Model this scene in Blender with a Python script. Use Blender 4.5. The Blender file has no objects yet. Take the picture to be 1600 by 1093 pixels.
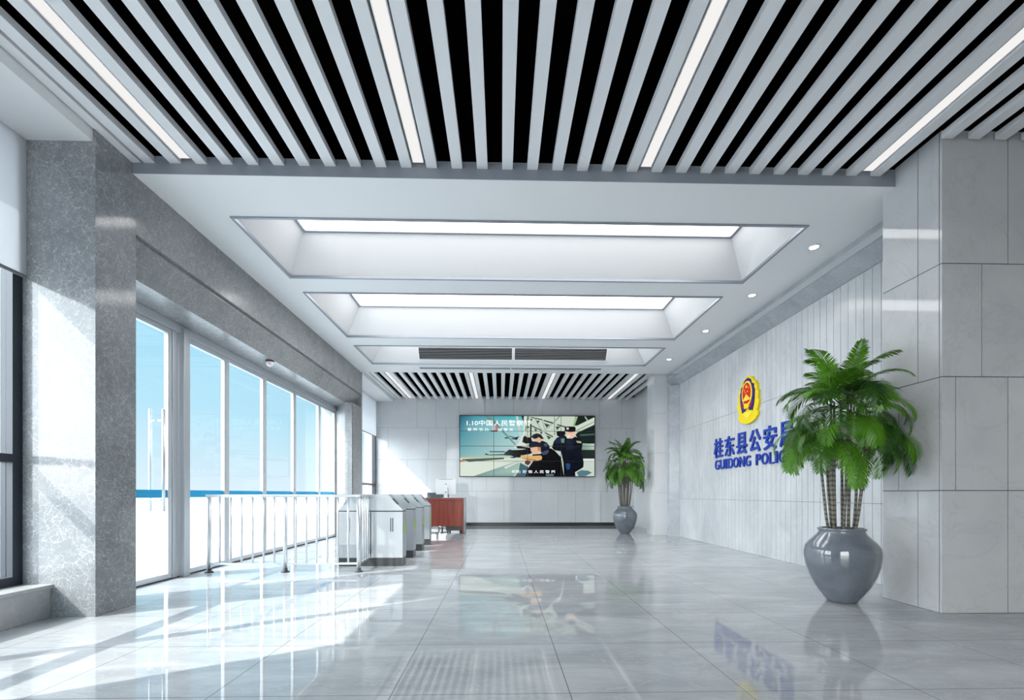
import bpy, bmesh, math, random
from mathutils import Vector, Matrix, Euler
random.seed(7)
PI = math.pi
C = bpy.context.scene.collection
sc = bpy.context.scene

# ------------------------------------------------------------------ materials
def srgb(r, g, b):
    def f(v):
        v /= 255.0
        return v / 12.92 if v <= 0.04045 else ((v + 0.055) / 1.055) ** 2.4
    return (f(r), f(g), f(b), 1.0)

class NT:
    """small helper around a node tree"""
    def __init__(s, name):
        s.m = bpy.data.materials.new(name)
        s.m.use_nodes = True
        s.t = s.m.node_tree
        s.t.nodes.clear()
        s.out = s.n('ShaderNodeOutputMaterial')
    def n(s, typ, **kw):
        nd = s.t.nodes.new(typ)
        for k, v in kw.items():
            if hasattr(nd, k) and k not in ('inputs',):
                setattr(nd, k, v)
        return nd
    def l(s, a, b):
        s.t.links.new(a, b)
    def val(s, sock, v):
        if isinstance(v, bpy.types.NodeSocket):
            s.l(v, sock)
        else:
            sock.default_value = v
    def math(s, op, a, b=0.0, c=None):
        nd = s.n('ShaderNodeMath'); nd.operation = op
        s.val(nd.inputs[0], a); s.val(nd.inputs[1], b)
        if c is not None: s.val(nd.inputs[2], c)
        return nd.outputs[0]
    def mix(s, fac, a, b):
        nd = s.n('ShaderNodeMix'); nd.data_type = 'RGBA'
        s.val(nd.inputs[0], fac); s.val(nd.inputs[6], a); s.val(nd.inputs[7], b)
        return nd.outputs[2]
    def pos(s, scale=(1, 1, 1)):
        g = s.n('ShaderNodeNewGeometry')
        mp = s.n('ShaderNodeMapping'); s.l(g.outputs['Position'], mp.inputs['Vector'])
        mp.inputs['Scale'].default_value = scale
        return mp.outputs[0]
    def obj(s, scale=(1, 1, 1)):
        g = s.n('ShaderNodeTexCoord')
        mp = s.n('ShaderNodeMapping'); s.l(g.outputs['Object'], mp.inputs['Vector'])
        mp.inputs['Scale'].default_value = scale
        return mp.outputs[0]
    def noise(s, vec, scale, detail=4, rough=0.55, dist=0.0):
        nd = s.n('ShaderNodeTexNoise'); s.l(vec, nd.inputs['Vector'])
        nd.inputs['Scale'].default_value = scale; nd.inputs['Detail'].default_value = detail
        nd.inputs['Roughness'].default_value = rough; nd.inputs['Distortion'].default_value = dist
        return nd
    def ramp(s, fac, stops):
        nd = s.n('ShaderNodeValToRGB'); s.l(fac, nd.inputs[0])
        el = nd.color_ramp.elements
        while len(el) < len(stops): el.new(0.5)
        for e, (p, c) in zip(el, stops):
            e.position = p; e.color = c
        return nd.outputs[0]
    def pbr(s, color, rough=0.5, metal=0.0, ior=1.5, coat=0.0, bump=None, spec=0.5):
        p = s.n('ShaderNodeBsdfPrincipled')
        s.val(p.inputs['Base Color'], color); s.val(p.inputs['Roughness'], rough)
        p.inputs['Metallic'].default_value = metal; p.inputs['IOR'].default_value = ior
        p.inputs['Coat Weight'].default_value = coat; p.inputs['Coat Roughness'].default_value = 0.03
        p.inputs['Specular IOR Level'].default_value = spec
        if bump is not None:
            b = s.n('ShaderNodeBump'); b.inputs['Strength'].default_value = bump[1]; b.inputs['Distance'].default_value = 0.01
            s.l(bump[0], b.inputs['Height']); s.l(b.outputs[0], p.inputs['Normal'])
        s.l(p.outputs[0], s.out.inputs[0])
        return p

def plain(name, col, rough=0.5, metal=0.0, coat=0.0, var=0.0, scale=6.0, spec=0.5):
    t = NT(name)
    if var > 0:
        n = t.noise(t.pos(), scale, 3)
        lo = tuple(c * (1 - var) for c in col[:3]) + (1,)
        hi = tuple(min(1, c * (1 + var)) for c in col[:3]) + (1,)
        color = t.ramp(n.outputs[0], [(0.3, lo), (0.7, hi)])
    else:
        color = col
    t.pbr(color, rough, metal, coat=coat, spec=spec)
    return t.m

def emit(name, col, strength):
    t = NT(name)
    e = t.n('ShaderNodeEmission'); e.inputs[0].default_value = col; e.inputs[1].default_value = strength
    t.l(e.outputs[0], t.out.inputs[0])
    return t.m

def stone(name, lo, hi, vein, vein_amt, rough, nscale=2.0, vscale=3.0, stretch=(1, 1, 1), ior=1.5):
    """polished light stone: cloudy body plus thin soft veins"""
    t = NT(name)
    p = t.pos(stretch)
    cl = t.noise(p, nscale, 6, 0.6, 0.4)
    body = t.ramp(cl.outputs[0], [(0.3, lo), (0.7, hi)])
    v = t.noise(p, vscale, 8, 0.62, 1.2)
    d = t.math('ABSOLUTE', t.math('SUBTRACT', v.outputs[0], 0.5))
    mask = t.math('MULTIPLY', t.math('SUBTRACT', 1.0, t.math('MINIMUM', t.math('DIVIDE', d, 0.018), 1.0)), vein_amt)
    fine = t.noise(t.pos(), 90, 2)
    body = t.mix(t.math('MULTIPLY', fine.outputs[0], 0.10), body, hi)
    t.pbr(t.mix(mask, body, vein), rough, ior=ior)
    return t.m

def web_marble(name, lo, hi, vein, rough):
    """grey marble covered with a web of short white scratches"""
    t = NT(name)
    p = t.pos()
    cl = t.noise(p, 1.6, 5, 0.6)
    body = t.ramp(cl.outputs[0], [(0.3, lo), (0.7, hi)])
    wr = t.noise(p, 5.0, 4, 0.6)
    add = t.n('ShaderNodeVectorMath'); add.operation = 'MULTIPLY_ADD'
    t.l(wr.outputs['Color'], add.inputs[0]); add.inputs[1].default_value = (0.22, 0.22, 0.22); t.l(p, add.inputs[2])
    masks = []
    for sc_, w, a in ((9.0, 0.016, 0.75), (17.0, 0.03, 0.65), (36.0, 0.055, 0.45)):
        vo = t.n('ShaderNodeTexVoronoi'); vo.feature = 'DISTANCE_TO_EDGE'
        vo.inputs['Scale'].default_value = sc_
        t.l(add.outputs[0], vo.inputs['Vector'])
        k = t.math('SUBTRACT', 1.0, t.math('MINIMUM', t.math('DIVIDE', vo.outputs['Distance'], w), 1.0))
        gate = t.noise(p, sc_ * 0.45, 3)
        g = t.math('MULTIPLY', t.math('GREATER_THAN', gate.outputs[0], 0.47), a)
        masks.append(t.math('MULTIPLY', k, g))
    m = t.math('MAXIMUM', t.math('MAXIMUM', masks[0], masks[1]), masks[2])
    t.pbr(t.mix(m, body, vein), rough)
    return t.m

def floor_mat():
    t = NT('polished_floor_marble')
    p = t.pos((0.75, 2.2, 1))
    cl = t.noise(p, 1.5, 7, 0.62, 0.6)
    body = t.ramp(cl.outputs[0], [(0.28, (0.33, 0.347, 0.365, 1)), (0.52, (0.42, 0.437, 0.455, 1)), (0.72, (0.53, 0.545, 0.56, 1))])
    v = t.noise(p, 2.1, 9, 0.66, 1.6)
    d = t.math('ABSOLUTE', t.math('SUBTRACT', v.outputs[0], 0.5))
    mask = t.math('MULTIPLY', t.math('SUBTRACT', 1.0, t.math('MINIMUM', t.math('DIVIDE', d, 0.012), 1.0)), 0.35)
    body = t.mix(mask, body, (0.66, 0.67, 0.68, 1))
    g = t.n('ShaderNodeNewGeometry'); s = t.n('ShaderNodeSeparateXYZ'); t.l(g.outputs['Position'], s.inputs[0])
    def line(ax, off, pitch, w):
        f = t.math('FRACT', t.math('DIVIDE', t.math('SUBTRACT', ax, off), pitch))
        e = t.math('MINIMUM', f, t.math('SUBTRACT', 1.0, f))
        return t.math('LESS_THAN', e, w / pitch / 2)
    j = t.math('MAXIMUM', line(s.outputs[0], -0.545 - 8.92, 0.892, 0.005), line(s.outputs[1], 2.24 - 7.45, 0.745, 0.005))
    col = t.mix(j, body, (0.16, 0.17, 0.19, 1))
    t.pbr(col, 0.012, ior=1.5, spec=0.36)
    return t.m

def glass_mat(name, tint, ior=1.5):
    t = NT(name)
    tr = t.n('ShaderNodeBsdfTransparent'); tr.inputs[0].default_value = tint
    gl = t.n('ShaderNodeBsdfGlossy'); gl.inputs['Roughness'].default_value = 0.0
    fr = t.n('ShaderNodeFresnel'); fr.inputs[0].default_value = ior
    mx = t.n('ShaderNodeMixShader')
    ge = t.n('ShaderNodeNewGeometry')
    t.l(t.math('MULTIPLY', fr.outputs[0], t.math('SUBTRACT', 1.0, ge.outputs['Backfacing'])), mx.inputs[0]); t.l(tr.outputs[0], mx.inputs[1]); t.l(gl.outputs[0], mx.inputs[2])
    t.l(mx.outputs[0], t.out.inputs[0])
    return t.m

def leaf_mat(name, lo, hi):
    t = NT(name)
    oi = t.n('ShaderNodeObjectInfo')
    col = t.ramp(oi.outputs['Random'], [(0.0, lo), (1.0, hi)])
    p = t.n('ShaderNodeBsdfPrincipled'); t.l(col, p.inputs['Base Color']); p.inputs['Roughness'].default_value = 0.38
    tl = t.n('ShaderNodeBsdfTranslucent'); t.l(col, tl.inputs[0])
    mx = t.n('ShaderNodeMixShader'); mx.inputs[0].default_value = 0.22
    t.l(p.outputs[0], mx.inputs[1]); t.l(tl.outputs[0], mx.inputs[2]); t.l(mx.outputs[0], t.out.inputs[0])
    return t.m

def cane_mat():
    t = NT('palm_cane')
    p = t.obj((1, 1, 1))
    w = t.n('ShaderNodeTexWave'); w.bands_direction = 'Z'; w.inputs['Scale'].default_value = 7.0; w.inputs['Distortion'].default_value = 2.0
    t.l(p, w.inputs[0])
    col = t.ramp(w.outputs[0], [(0.02, (0.06, 0.055, 0.04, 1)), (0.2, (0.14, 0.13, 0.105, 1)), (0.9, (0.20, 0.19, 0.16, 1))])
    t.pbr(col, 0.7)
    return t.m

def wood_mat():
    t = NT('red_brown_wood')
    p = t.pos((14, 14, 0.9))
    n = t.noise(p, 1.2, 6, 0.6, 1.0)
    col = t.ramp(n.outputs[0], [(0.3, (0.11, 0.016, 0.008, 1)), (0.55, (0.20, 0.030, 0.013, 1)), (0.75, (0.28, 0.05, 0.022, 1))])
    t.pbr(col, 0.3, coat=0.2)
    return t.m

def brushed(name, col, rough):
    t = NT(name)
    n = t.noise(t.pos((1, 1, 3)), 1.5, 2)
    r = t.math('MULTIPLY_ADD', n.outputs[0], 0.10, rough - 0.05)
    t.pbr(col, r, metal=0.55)
    return t.m

def pot_mat():
    t = NT('glazed_blue_grey_pot')
    n = t.noise(t.obj(), 3.0, 5, 0.6, 0.8)
    col = t.ramp(n.outputs[0], [(0.3, (0.10, 0.115, 0.14, 1)), (0.7, (0.17, 0.19, 0.22, 1))])
    t.pbr(col, 0.08, coat=0.8)
    return t.m

def blind_mat():
    t = NT('white_blind_fabric')
    p = t.n('ShaderNodeBsdfDiffuse'); p.inputs[0].default_value = (0.80, 0.81, 0.82, 1)
    tl = t.n('ShaderNodeBsdfTranslucent'); tl.inputs[0].default_value = (0.72, 0.74, 0.77, 1)
    mx = t.n('ShaderNodeMixShader'); mx.inputs[0].default_value = 0.45
    t.l(p.outputs[0], mx.inputs[1]); t.l(tl.outputs[0], mx.inputs[2]); t.l(mx.outputs[0], t.out.inputs[0])
    return t.m

def screen_mat():
    t = NT('screen_picture_light')
    a = t.n('ShaderNodeVertexColor'); a.layer_name = 'Col'
    e = t.n('ShaderNodeEmission'); t.l(a.outputs[0], e.inputs[0]); e.inputs[1].default_value = 0.50
    g = t.n('ShaderNodeBsdfGlossy'); g.inputs['Roughness'].default_value = 0.15
    mx = t.n('ShaderNodeMixShader'); mx.inputs[0].default_value = 0.03
    t.l(e.outputs[0], mx.inputs[1]); t.l(g.outputs[0], mx.inputs[2]); t.l(mx.outputs[0], t.out.inputs[0])
    return t.m

M_floor = floor_mat()
M_fascia = plain('grey_fascia_metal', (0.27, 0.295, 0.335, 1), 0.5)
M_ceil = plain('white_ceiling_paint', (0.86, 0.865, 0.87, 1), 0.6)
M_slat = plain('white_slat_enamel', (0.85, 0.855, 0.87, 1), 0.42)
M_black = plain('black_plenum', (0.002, 0.002, 0.002, 1), 0.9, spec=0.0)
M_joint = plain('dark_joint', (0.06, 0.065, 0.07, 1), 0.8)
M_joint2 = plain('grey_joint', (0.33, 0.36, 0.40, 1), 0.8)
M_groovejoint = plain('groove_shadow_line', (0.16, 0.18, 0.21, 1), 0.8)
M_web = web_marble('grey_web_marble', (0.20, 0.208, 0.222, 1), (0.285, 0.295, 0.31, 1), (0.62, 0.63, 0.64, 1), 0.12)
M_web2 = web_marble('grey_web_marble_honed', (0.21, 0.213, 0.22, 1), (0.30, 0.303, 0.31, 1), (0.55, 0.55, 0.55, 1), 0.22)
M_col = stone('light_grey_stone_tile', (0.50, 0.51, 0.525, 1), (0.58, 0.59, 0.60, 1), (0.42, 0.415, 0.43, 1), 0.3, 0.05, 2.2, 1.3)
M_back = stone('pale_grey_stone_tile', (0.64, 0.655, 0.675, 1), (0.70, 0.715, 0.73, 1), (0.76, 0.69, 0.70, 1), 0.25, 0.035, 1.8, 1.5)
M_groove = stone('grooved_pale_stone', (0.48, 0.50, 0.525, 1), (0.66, 0.675, 0.69, 1), (0.74, 0.75, 0.76, 1), 0.3, 0.16, 1.7, 2.2, (1, 1, 0.6))
M_frame_r = stone('frame_stone', (0.34, 0.365, 0.40, 1), (0.46, 0.48, 0.51, 1), (0.60, 0.61, 0.63, 1), 0.4, 0.12, 3.0, 4.0)
M_chrome = plain('polished_steel', (0.78, 0.80, 0.82, 1), 0.12, 1.0)
M_alu = plain('silver_white_aluminium', (0.64, 0.66, 0.69, 1), 0.3, 0.35)
M_steel = brushed('brushed_stainless', (0.53, 0.545, 0.565, 1), 0.33)
M_post = plain('satin_steel_post', (0.62, 0.64, 0.67, 1), 0.35, 0.6)
M_rail = plain('satin_stainless_tube', (0.78, 0.80, 0.82, 1), 0.28, 0.7)
M_darkframe = plain('charcoal_window_frame', (0.035, 0.042, 0.055, 1), 0.35, 0.2)
M_dark = plain('dark_grey_plastic', (0.03, 0.032, 0.036, 1), 0.45)
M_plinth = plain('dark_plinth', (0.055, 0.057, 0.06, 1), 0.3)
M_glass = glass_mat('clear_glass', (0.90, 0.955, 0.985, 1))
M_glass2 = glass_mat('window_glass', (0.93, 0.965, 0.985, 1), 1.35)
M_stripe = plain('blue_safety_stripe', srgb(24, 160, 210), 0.5)
M_gloss = plain('glossy_white_panel', (0.72, 0.725, 0.735, 1), 0.05)
M_trimmetal = plain('coffer_edge_metal', (0.30, 0.325, 0.37, 1), 0.35, 0.4)
M_panel = emit('skylight_panel_light', (1.0, 1.0, 1.0, 1), 2.6)
M_strip = emit('light_strip_diffuser', (1.0, 0.985, 0.965, 1), 0.45)
M_spot = emit('downlight_lens', (1.0, 1.0, 1.0, 1), 3.0)
M_white = plain('white_plastic', (0.78, 0.79, 0.80, 1), 0.3)
M_sill = stone('sill_stone', (0.42, 0.425, 0.43, 1), (0.54, 0.54, 0.54, 1), (0.66, 0.66, 0.66, 1), 0.4, 0.2)
M_blue = plain('blue_letter_enamel', srgb(10, 56, 165), 0.3)
M_byellow = plain('emblem_yellow', srgb(240, 215, 10), 0.35)
M_byellow2 = plain('emblem_pale_yellow', srgb(250, 225, 70), 0.35)
M_bblue = plain('emblem_blue', srgb(22, 14, 120), 0.35)
M_bred = plain('emblem_red', srgb(215, 20, 5), 0.35)
M_leaf = leaf_mat('palm_leaf', (0.014, 0.07, 0.003, 1), (0.11, 0.32, 0.010, 1))
M_cane = cane_mat()
M_soil = plain('dark_soil', (0.03, 0.024, 0.018, 1), 0.95, var=0.4, scale=40)
M_pot = pot_mat()
M_wood = wood_mat()
M_blind = blind_mat()
M_screen = screen_mat()
M_caption = emit('caption_white', (0.95, 0.98, 1.0, 1), 0.6)
M_seam = plain('screen_seam', (0.02, 0.025, 0.03, 1), 0.4)
M_green = emit('green_indicator', srgb(130, 200, 40), 0.5)
M_greendark = plain('reader_window', (0.01, 0.07, 0.02, 1), 0.2)
M_red = emit('red_led', (0.9, 0.03, 0.02, 1), 1.0)
M_chairgrey = plain('grey_chair_fabric', (0.10, 0.115, 0.14, 1), 0.8)
M_pave = plain('bright_paving', (0.50, 0.51, 0.52, 1), 0.9, var=0.04, scale=0.3)
M_ext = plain('exterior_wall', (0.6, 0.6, 0.6, 1), 0.8)
M_skirt = plain('dark_skirting', (0.035, 0.037, 0.04, 1), 0.25)
M_grey = plain('mid_grey_plastic', (0.22, 0.23, 0.25, 1), 0.4)

# ------------------------------------------------------------------ mesh builder
ORG = {}

class MB:
    def __init__(s):
        s.v = []; s.f = []; s.mi = []; s.sm = []; s.cur = 0; s.smooth = False; s.col = []
    def face(s, idx):
        s.f.append(tuple(idx)); s.mi.append(s.cur); s.sm.append(s.smooth)
    def add(s, pts):
        b = len(s.v); s.v += [tuple(p) for p in pts]; return b
    def quad(s, *pts):
        b = s.add(pts); s.face(range(b, b + len(pts)))
    def box(s, x0, x1, y0, y1, z0, z1):
        b = s.add([(x0, y0, z0), (x1, y0, z0), (x1, y1, z0), (x0, y1, z0), (x0, y0, z1), (x1, y0, z1), (x1, y1, z1), (x0, y1, z1)])
        for q in ((0, 3, 2, 1), (4, 5, 6, 7), (0, 1, 5, 4), (1, 2, 6, 5), (2, 3, 7, 6), (3, 0, 4, 7)):
            s.face([b + i for i in q])
        return s
    def prism(s, poly, fn, a, b):
        """poly: 2-d outline; fn(u, v, w) -> xyz; extruded from w=a to w=b"""
        n = len(poly)
        i = s.add([fn(u, v, a) for u, v in poly]); j = s.add([fn(u, v, b) for u, v in poly])
        s.face(range(i, i + n)); s.face(range(j + n - 1, j - 1, -1))
        for k in range(n):
            l = (k + 1) % n
            s.face((i + k, j + k, j + l, i + l))
        return s
    def tube(s, pts, r, seg=10, cap=True):
        pts = [Vector(p) for p in pts]
        rs = r if isinstance(r, (list, tuple)) else [r] * len(pts)
        old = s.smooth; s.smooth = True
        rings = []
        up = Vector((0.13, 0.31, 1)).normalized()
        for i, p in enumerate(pts):
            d = (pts[min(i + 1, len(pts) - 1)] - pts[max(i - 1, 0)]).normalized()
            a = d.cross(up)
            if a.length < 0.05: a = d.cross(Vector((1, 0, 0)))
            a.normalize(); b = d.cross(a).normalized()
            rings.append(s.add([p + a * math.cos(2 * PI * k / seg) * rs[i] + b * math.sin(2 * PI * k / seg) * rs[i] for k in range(seg)]))
        for i in range(len(rings) - 1):
            for k in range(seg):
                l = (k + 1) % seg
                s.face((rings[i] + k, rings[i] + l, rings[i + 1] + l, rings[i + 1] + k))
        s.smooth = False
        if cap:
            s.face(range(rings[0], rings[0] + seg)); s.face(range(rings[-1], rings[-1] + seg))
        s.smooth = old
        return s
    def lathe(s, prof, c=(0, 0, 0), seg=40, axis='Z'):
        old = s.smooth; s.smooth = True
        rings = []
        for r, z in prof:
            pts = []
            for k in range(seg):
                a = 2 * PI * k / seg
                if axis == 'Z': pts.append((c[0] + r * math.cos(a), c[1] + r * math.sin(a), c[2] + z))
                elif axis == 'X': pts.append((c[0] + z, c[1] + r * math.cos(a), c[2] + r * math.sin(a)))
                else: pts.append((c[0] + r * math.cos(a), c[1] + z, c[2] + r * math.sin(a)))
            rings.append(s.add(pts))
        for i in range(len(rings) - 1):
            for k in range(seg):
                l = (k + 1) % seg
                s.face((rings[i] + k, rings[i] + l, rings[i + 1] + l, rings[i + 1] + k))
        s.smooth = False
        s.face(range(rings[0], rings[0] + seg)); s.face(range(rings[-1], rings[-1] + seg))
        s.smooth = old
        return s
    def build(s, name, mats, parent=None, bevel=0.0, recalc=True):
        if not isinstance(mats, (list, tuple)): mats = [mats]
        o_ = ORG.get(parent.name, Vector()) if parent else Vector()
        me = bpy.data.meshes.new(name)
        me.from_pydata([tuple(Vector(v) - o_) for v in s.v], [], s.f)
        for m in mats: me.materials.append(m)
        for p, mi, sm in zip(me.polygons, s.mi, s.sm):
            p.material_index = mi; p.use_smooth = sm
        if recalc:
            bm = bmesh.new(); bm.from_mesh(me); bmesh.ops.recalc_face_normals(bm, faces=bm.faces); bm.to_mesh(me); bm.free()
        o = bpy.data.objects.new(name, me); C.objects.link(o)
        if parent: o.parent = parent; ORG[o.name] = o_
        if bevel:
            b = o.modifiers.new('bevel', 'BEVEL'); b.width = bevel; b.segments = 2; b.limit_method = 'ANGLE'
        return o

def box(name, mat, dims, parent=None, bevel=0.0):
    return MB().box(*dims).build(name, mat, parent, bevel)

def thing(name, label, cat, loc=(0, 0, 0), group=None):
    o = bpy.data.objects.new(name, None); C.objects.link(o)
    o.location = loc; o.empty_display_size = 0.1
    ORG[o.name] = Vector(loc)
    return tag(o, label, cat, group)

def tag(o, label, cat, group=None):
    o['label'] = label; o['category'] = cat; o['kind'] = 'thing'
    if group: o['group'] = group
    return o

def struct(o, label=None):
    o['kind'] = 'structure'
    if label: o['label'] = label
    return o

def copy_tree(o, parent=None):
    c = o.copy(); C.objects.link(c)
    if parent: c.parent = parent
    for ch in list(o.children): copy_tree(ch, c)
    return c

def sempty(name, loc, label=None):
    o = bpy.data.objects.new(name, None); C.objects.link(o); o.location = loc
    ORG[o.name] = Vector(loc)
    return struct(o, label)

ORD = ['first', 'second', 'third', 'fourth', 'fifth', 'sixth', 'seventh', 'eighth', 'ninth', 'tenth', 'eleventh']

# ------------------------------------------------------------------ main dimensions (metres)
ZC = 3.86           # white ceiling
XL, XG = -3.29, -3.90   # left stone face, glazing line
XR, XW = 3.68, 4.18     # right column face, grooved wall
YA, YB = 4.09, 10.62    # white ceiling from .. to
YBACK = 14.0
ZS0, ZS1 = 3.955, 4.010   # slats
PX, LX0 = 0.2284, -2.795
LX = [LX0 + 9 * PX * k for k in range(4)]

# ------------------------------------------------------------------ floor, ground, roof
struct(box('floor', M_floor, (-4.2, 7.0, -4.0, 14.2, -0.12, 0.0)), 'polished pale grey marble floor with thin dark joints')
mb = MB(); mb.box(-160, -4.2, -120, 160, -0.3, -0.1); mb.box(-4.2, 60, -120, -4.0, -0.3, -0.1)
struct(mb.build('ground', M_pave), 'bright paving outside the glass front')
mb = MB(); mb.box(-4.5, 7.2, -4.0, 14.3, 4.55, 4.75)
mb.box(-3.289, -3.282, -1.6, YA - .004, 4.015, 4.55); mb.box(-3.32, -3.305, YB, YBACK - .02, 4.025, 4.55)
mb.box(-3.32, 4.2, YBACK - .02, YBACK - .006, 4.035, 4.55); mb.box(XR - .02, XR - .004, 3.64, YA, 4.03, 4.55); mb.box(XR, 7.0, 3.63, 3.645, 4.03, 4.55)
struct(mb.build('roof_slab', M_black), 'black void above the ceiling slats')

# white ceiling with three coffer holes and the edge towards each slat ceiling
COF = [(-2.79, 3.28, 4.695, 6.00), (-2.80, 3.22, 6.425, 8.24), (-2.83, 3.22, 8.70, 9.95)]
mb = MB()
T = 0.05
ys = [YA]
for (x0, x1, y0, y1) in COF: ys += [y0, y1]
ys.append(YB)
for i in range(0, len(ys), 2):
    mb.box(XL - 0.3, XR + 0.55, ys[i], ys[i + 1], ZC, ZC + T)
for (x0, x1, y0, y1) in COF:
    mb.box(XL - 0.3, x0, y0, y1, ZC, ZC + T); mb.box(x1, XR + 0.55, y0, y1, ZC, ZC + T)
mb.cur = 2; mb.box(XL, XR + 0.02, YA - .003, YA, ZC + .002, 4.02); mb.cur = 0
mb.box(XL - 0.3, XR + 0.55, YA, YA + 0.06, ZC + T, 4.02)
mb.box(XL - 0.3, XR + 0.55, YB - 0.06, YB, ZC + T, 4.02)
mb.cur = 1
mb.box(XL - 0.3, XR + 0.55, YA + 0.002, YA + 0.06, 4.02, 4.55)
mb.box(XL - 0.3, XR + 0.55, YB - 0.06, YB - 0.002, 4.02, 4.55)
struct(mb.build('ceiling', [M_ceil, M_black, M_fascia]), 'white plaster ceiling band around the three recessed light coffers')

# coffers
CW = [('front', 'nearest and largest'), ('middle', 'middle'), ('back', 'farthest')]
INS, DZ = 0.32, 0.43
for k, (x0, x1, y0, y1) in enumerate(COF):
    t = thing('ceiling_coffer', ['recessed coffer nearest the camera with a bright white panel', 'middle recessed coffer with a bright white panel',
              'farthest recessed coffer, with the long air grille on its back face'][k], 'ceiling light', ((x0 + x1) / 2, (y0 + y1) / 2, ZC), 'recessed light coffers in the white ceiling')
    zt = ZC + DZ
    a = [(x0, y0, ZC), (x1, y0, ZC), (x1, y1, ZC), (x0, y1, ZC)]
    b = [(x0 + INS, y0 + INS, zt), (x1 - INS, y0 + INS, zt), (x1 - INS, y1 - INS, zt), (x0 + INS, y1 - INS, zt)]
    for q in range(4):
        r = (q + 1) % 4
        m = MB()
        aa, ab, bb, ba = Vector(a[q]), Vector(a[r]), Vector(b[r]), Vector(b[q])
        n = (ab - aa).cross(bb - aa).normalized()
        cen = Vector(((x0 + x1) / 2, (y0 + y1) / 2, ZC))
        if n.dot(aa - cen) < 0: n = -n
        o_ = n * 0.02
        i = m.add([aa, ab, bb, ba, aa + o_, ab + o_, bb + o_, ba + o_])
        for f in ((0, 1, 2, 3), (7, 6, 5, 4), (0, 4, 5, 1), (1, 5, 6, 2), (2, 6, 7, 3), (3, 7, 4, 0)): m.face([i + j for j in f])
        m.build('side_panel', M_gloss, t)
    m = MB()   # metal edge round the opening
    e, h = 0.025, 0.012
    m.box(x0 - 0.005, x1 + 0.005, y0 - 0.005, y0 + e, ZC - h, ZC + 0.02); m.box(x0 - 0.005, x1 + 0.005, y1 - e, y1 + 0.005, ZC - h, ZC + 0.02)
    m.box(x0 - 0.005, x0 + e, y0 + e, y1 - e, ZC - h, ZC + 0.02); m.box(x1 - e, x1 + 0.005, y0 + e, y1 - e, ZC - h, ZC + 0.02)
    m.build('edge_trim', M_trimmetal, t)
    m = MB()   # dark frame of the panel
    X0, X1, Y0, Y1 = x0 + INS, x1 - INS, y0 + INS, y1 - INS
    f = 0.03
    m.box(X0 - .02, X1 + .02, Y0 - .02, Y0 + f, zt - 0.012, zt + 0.03); m.box(X0 - .02, X1 + .02, Y1 - f, Y1 + .02, zt - 0.012, zt + 0.03)
    m.box(X0 - .02, X0 + f, Y0 + f, Y1 - f, zt - 0.012, zt + 0.03); m.box(X1 - f, X1 + .02, Y0 + f, Y1 - f, zt - 0.012, zt + 0.03)
    m.build('panel_frame', M_trimmetal, t)
    box('light_panel', M_panel, (X0, X1, Y0, Y1, zt + 0.005, zt + 0.02), t)

# air grille on the back face of the far coffer (two halves), and the slot outlets below it
x0, x1, y0, y1 = COF[2]
sl = Vector((0, -INS, DZ)).normalized()
nrm = Vector((0, -DZ, -INS)).normalized()
def on_slope(x, s_, d):
    p = Vector((x, y1, ZC)) + sl * s_ + nrm * (d + .0015)
    return tuple(p)
for gx0, gx1, side in ((-1.80, 0.265, 'left'), (0.285, 2.34, 'right')):
    t = thing('air_grille', side + ' half of the long black slotted air grille in the far coffer', 'air vent', on_slope((gx0 + gx1) / 2, 0.2, 0), 'long air grille in the far coffer')
    s0, s1 = 0.10, 0.40
    m = MB()
    def slab(m, xa, xb, sa, sb, da, db):
        i = m.add([on_slope(xa, sa, da), on_slope(xb, sa, da), on_slope(xb, sb, da), on_slope(xa, sb, da), on_slope(xa, sa, db), on_slope(xb, sa, db), on_slope(xb, sb, db), on_slope(xa, sb, db)])
        for q in ((0, 1, 2, 3), (7, 6, 5, 4), (0, 4, 5, 1), (1, 5, 6, 2), (2, 6, 7, 3), (3, 7, 4, 0)): m.face([i + j for j in q])
    slab(m, gx0, gx1, s0, s0 + .02, 0.0, 0.016); slab(m, gx0, gx1, s1 - .02, s1, 0.0, 0.016)
    slab(m, gx0, gx0 + .02, s0 + .02, s1 - .02, 0.0, 0.016); slab(m, gx1 - .02, gx1, s0 + .02, s1 - .02, 0.0, 0.016)
    m.build('frame', M_white, t)
    m = MB(); slab(m, gx0 + .01, gx1 - .01, s0 + .01, s1 - .01, 0.0, 0.003); m.build('backing', M_black, t)
    for k in range(7):
        s_ = s0 + 0.045 + k * 0.035
        m = MB(); slab(m, gx0 + .02, gx1 - .02, s_ - 0.0055, s_ + 0.0055, 0.003, 0.014); m.build('vane', M_grey, t)
for gx0, gx1, side in ((-1.84, 0.22, 'left'), (0.24, 2.30, 'right')):
    t = thing('slot_outlet', side + ' half of the thin grey air slot between far coffer and far slats', 'air vent', ((gx0 + gx1) / 2, 10.22, ZC), 'thin air slots in the white ceiling')
    m = MB()
    m.box(gx0, gx1, 10.13, 10.15, ZC - .01, ZC + .0); m.box(gx0, gx1, 10.29, 10.31, ZC - .01, ZC + .0)
    m.build('frame', M_white, t)
    box('slot', M_grey, (gx0, gx1, 10.15, 10.29, ZC - .004, ZC), t)

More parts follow.
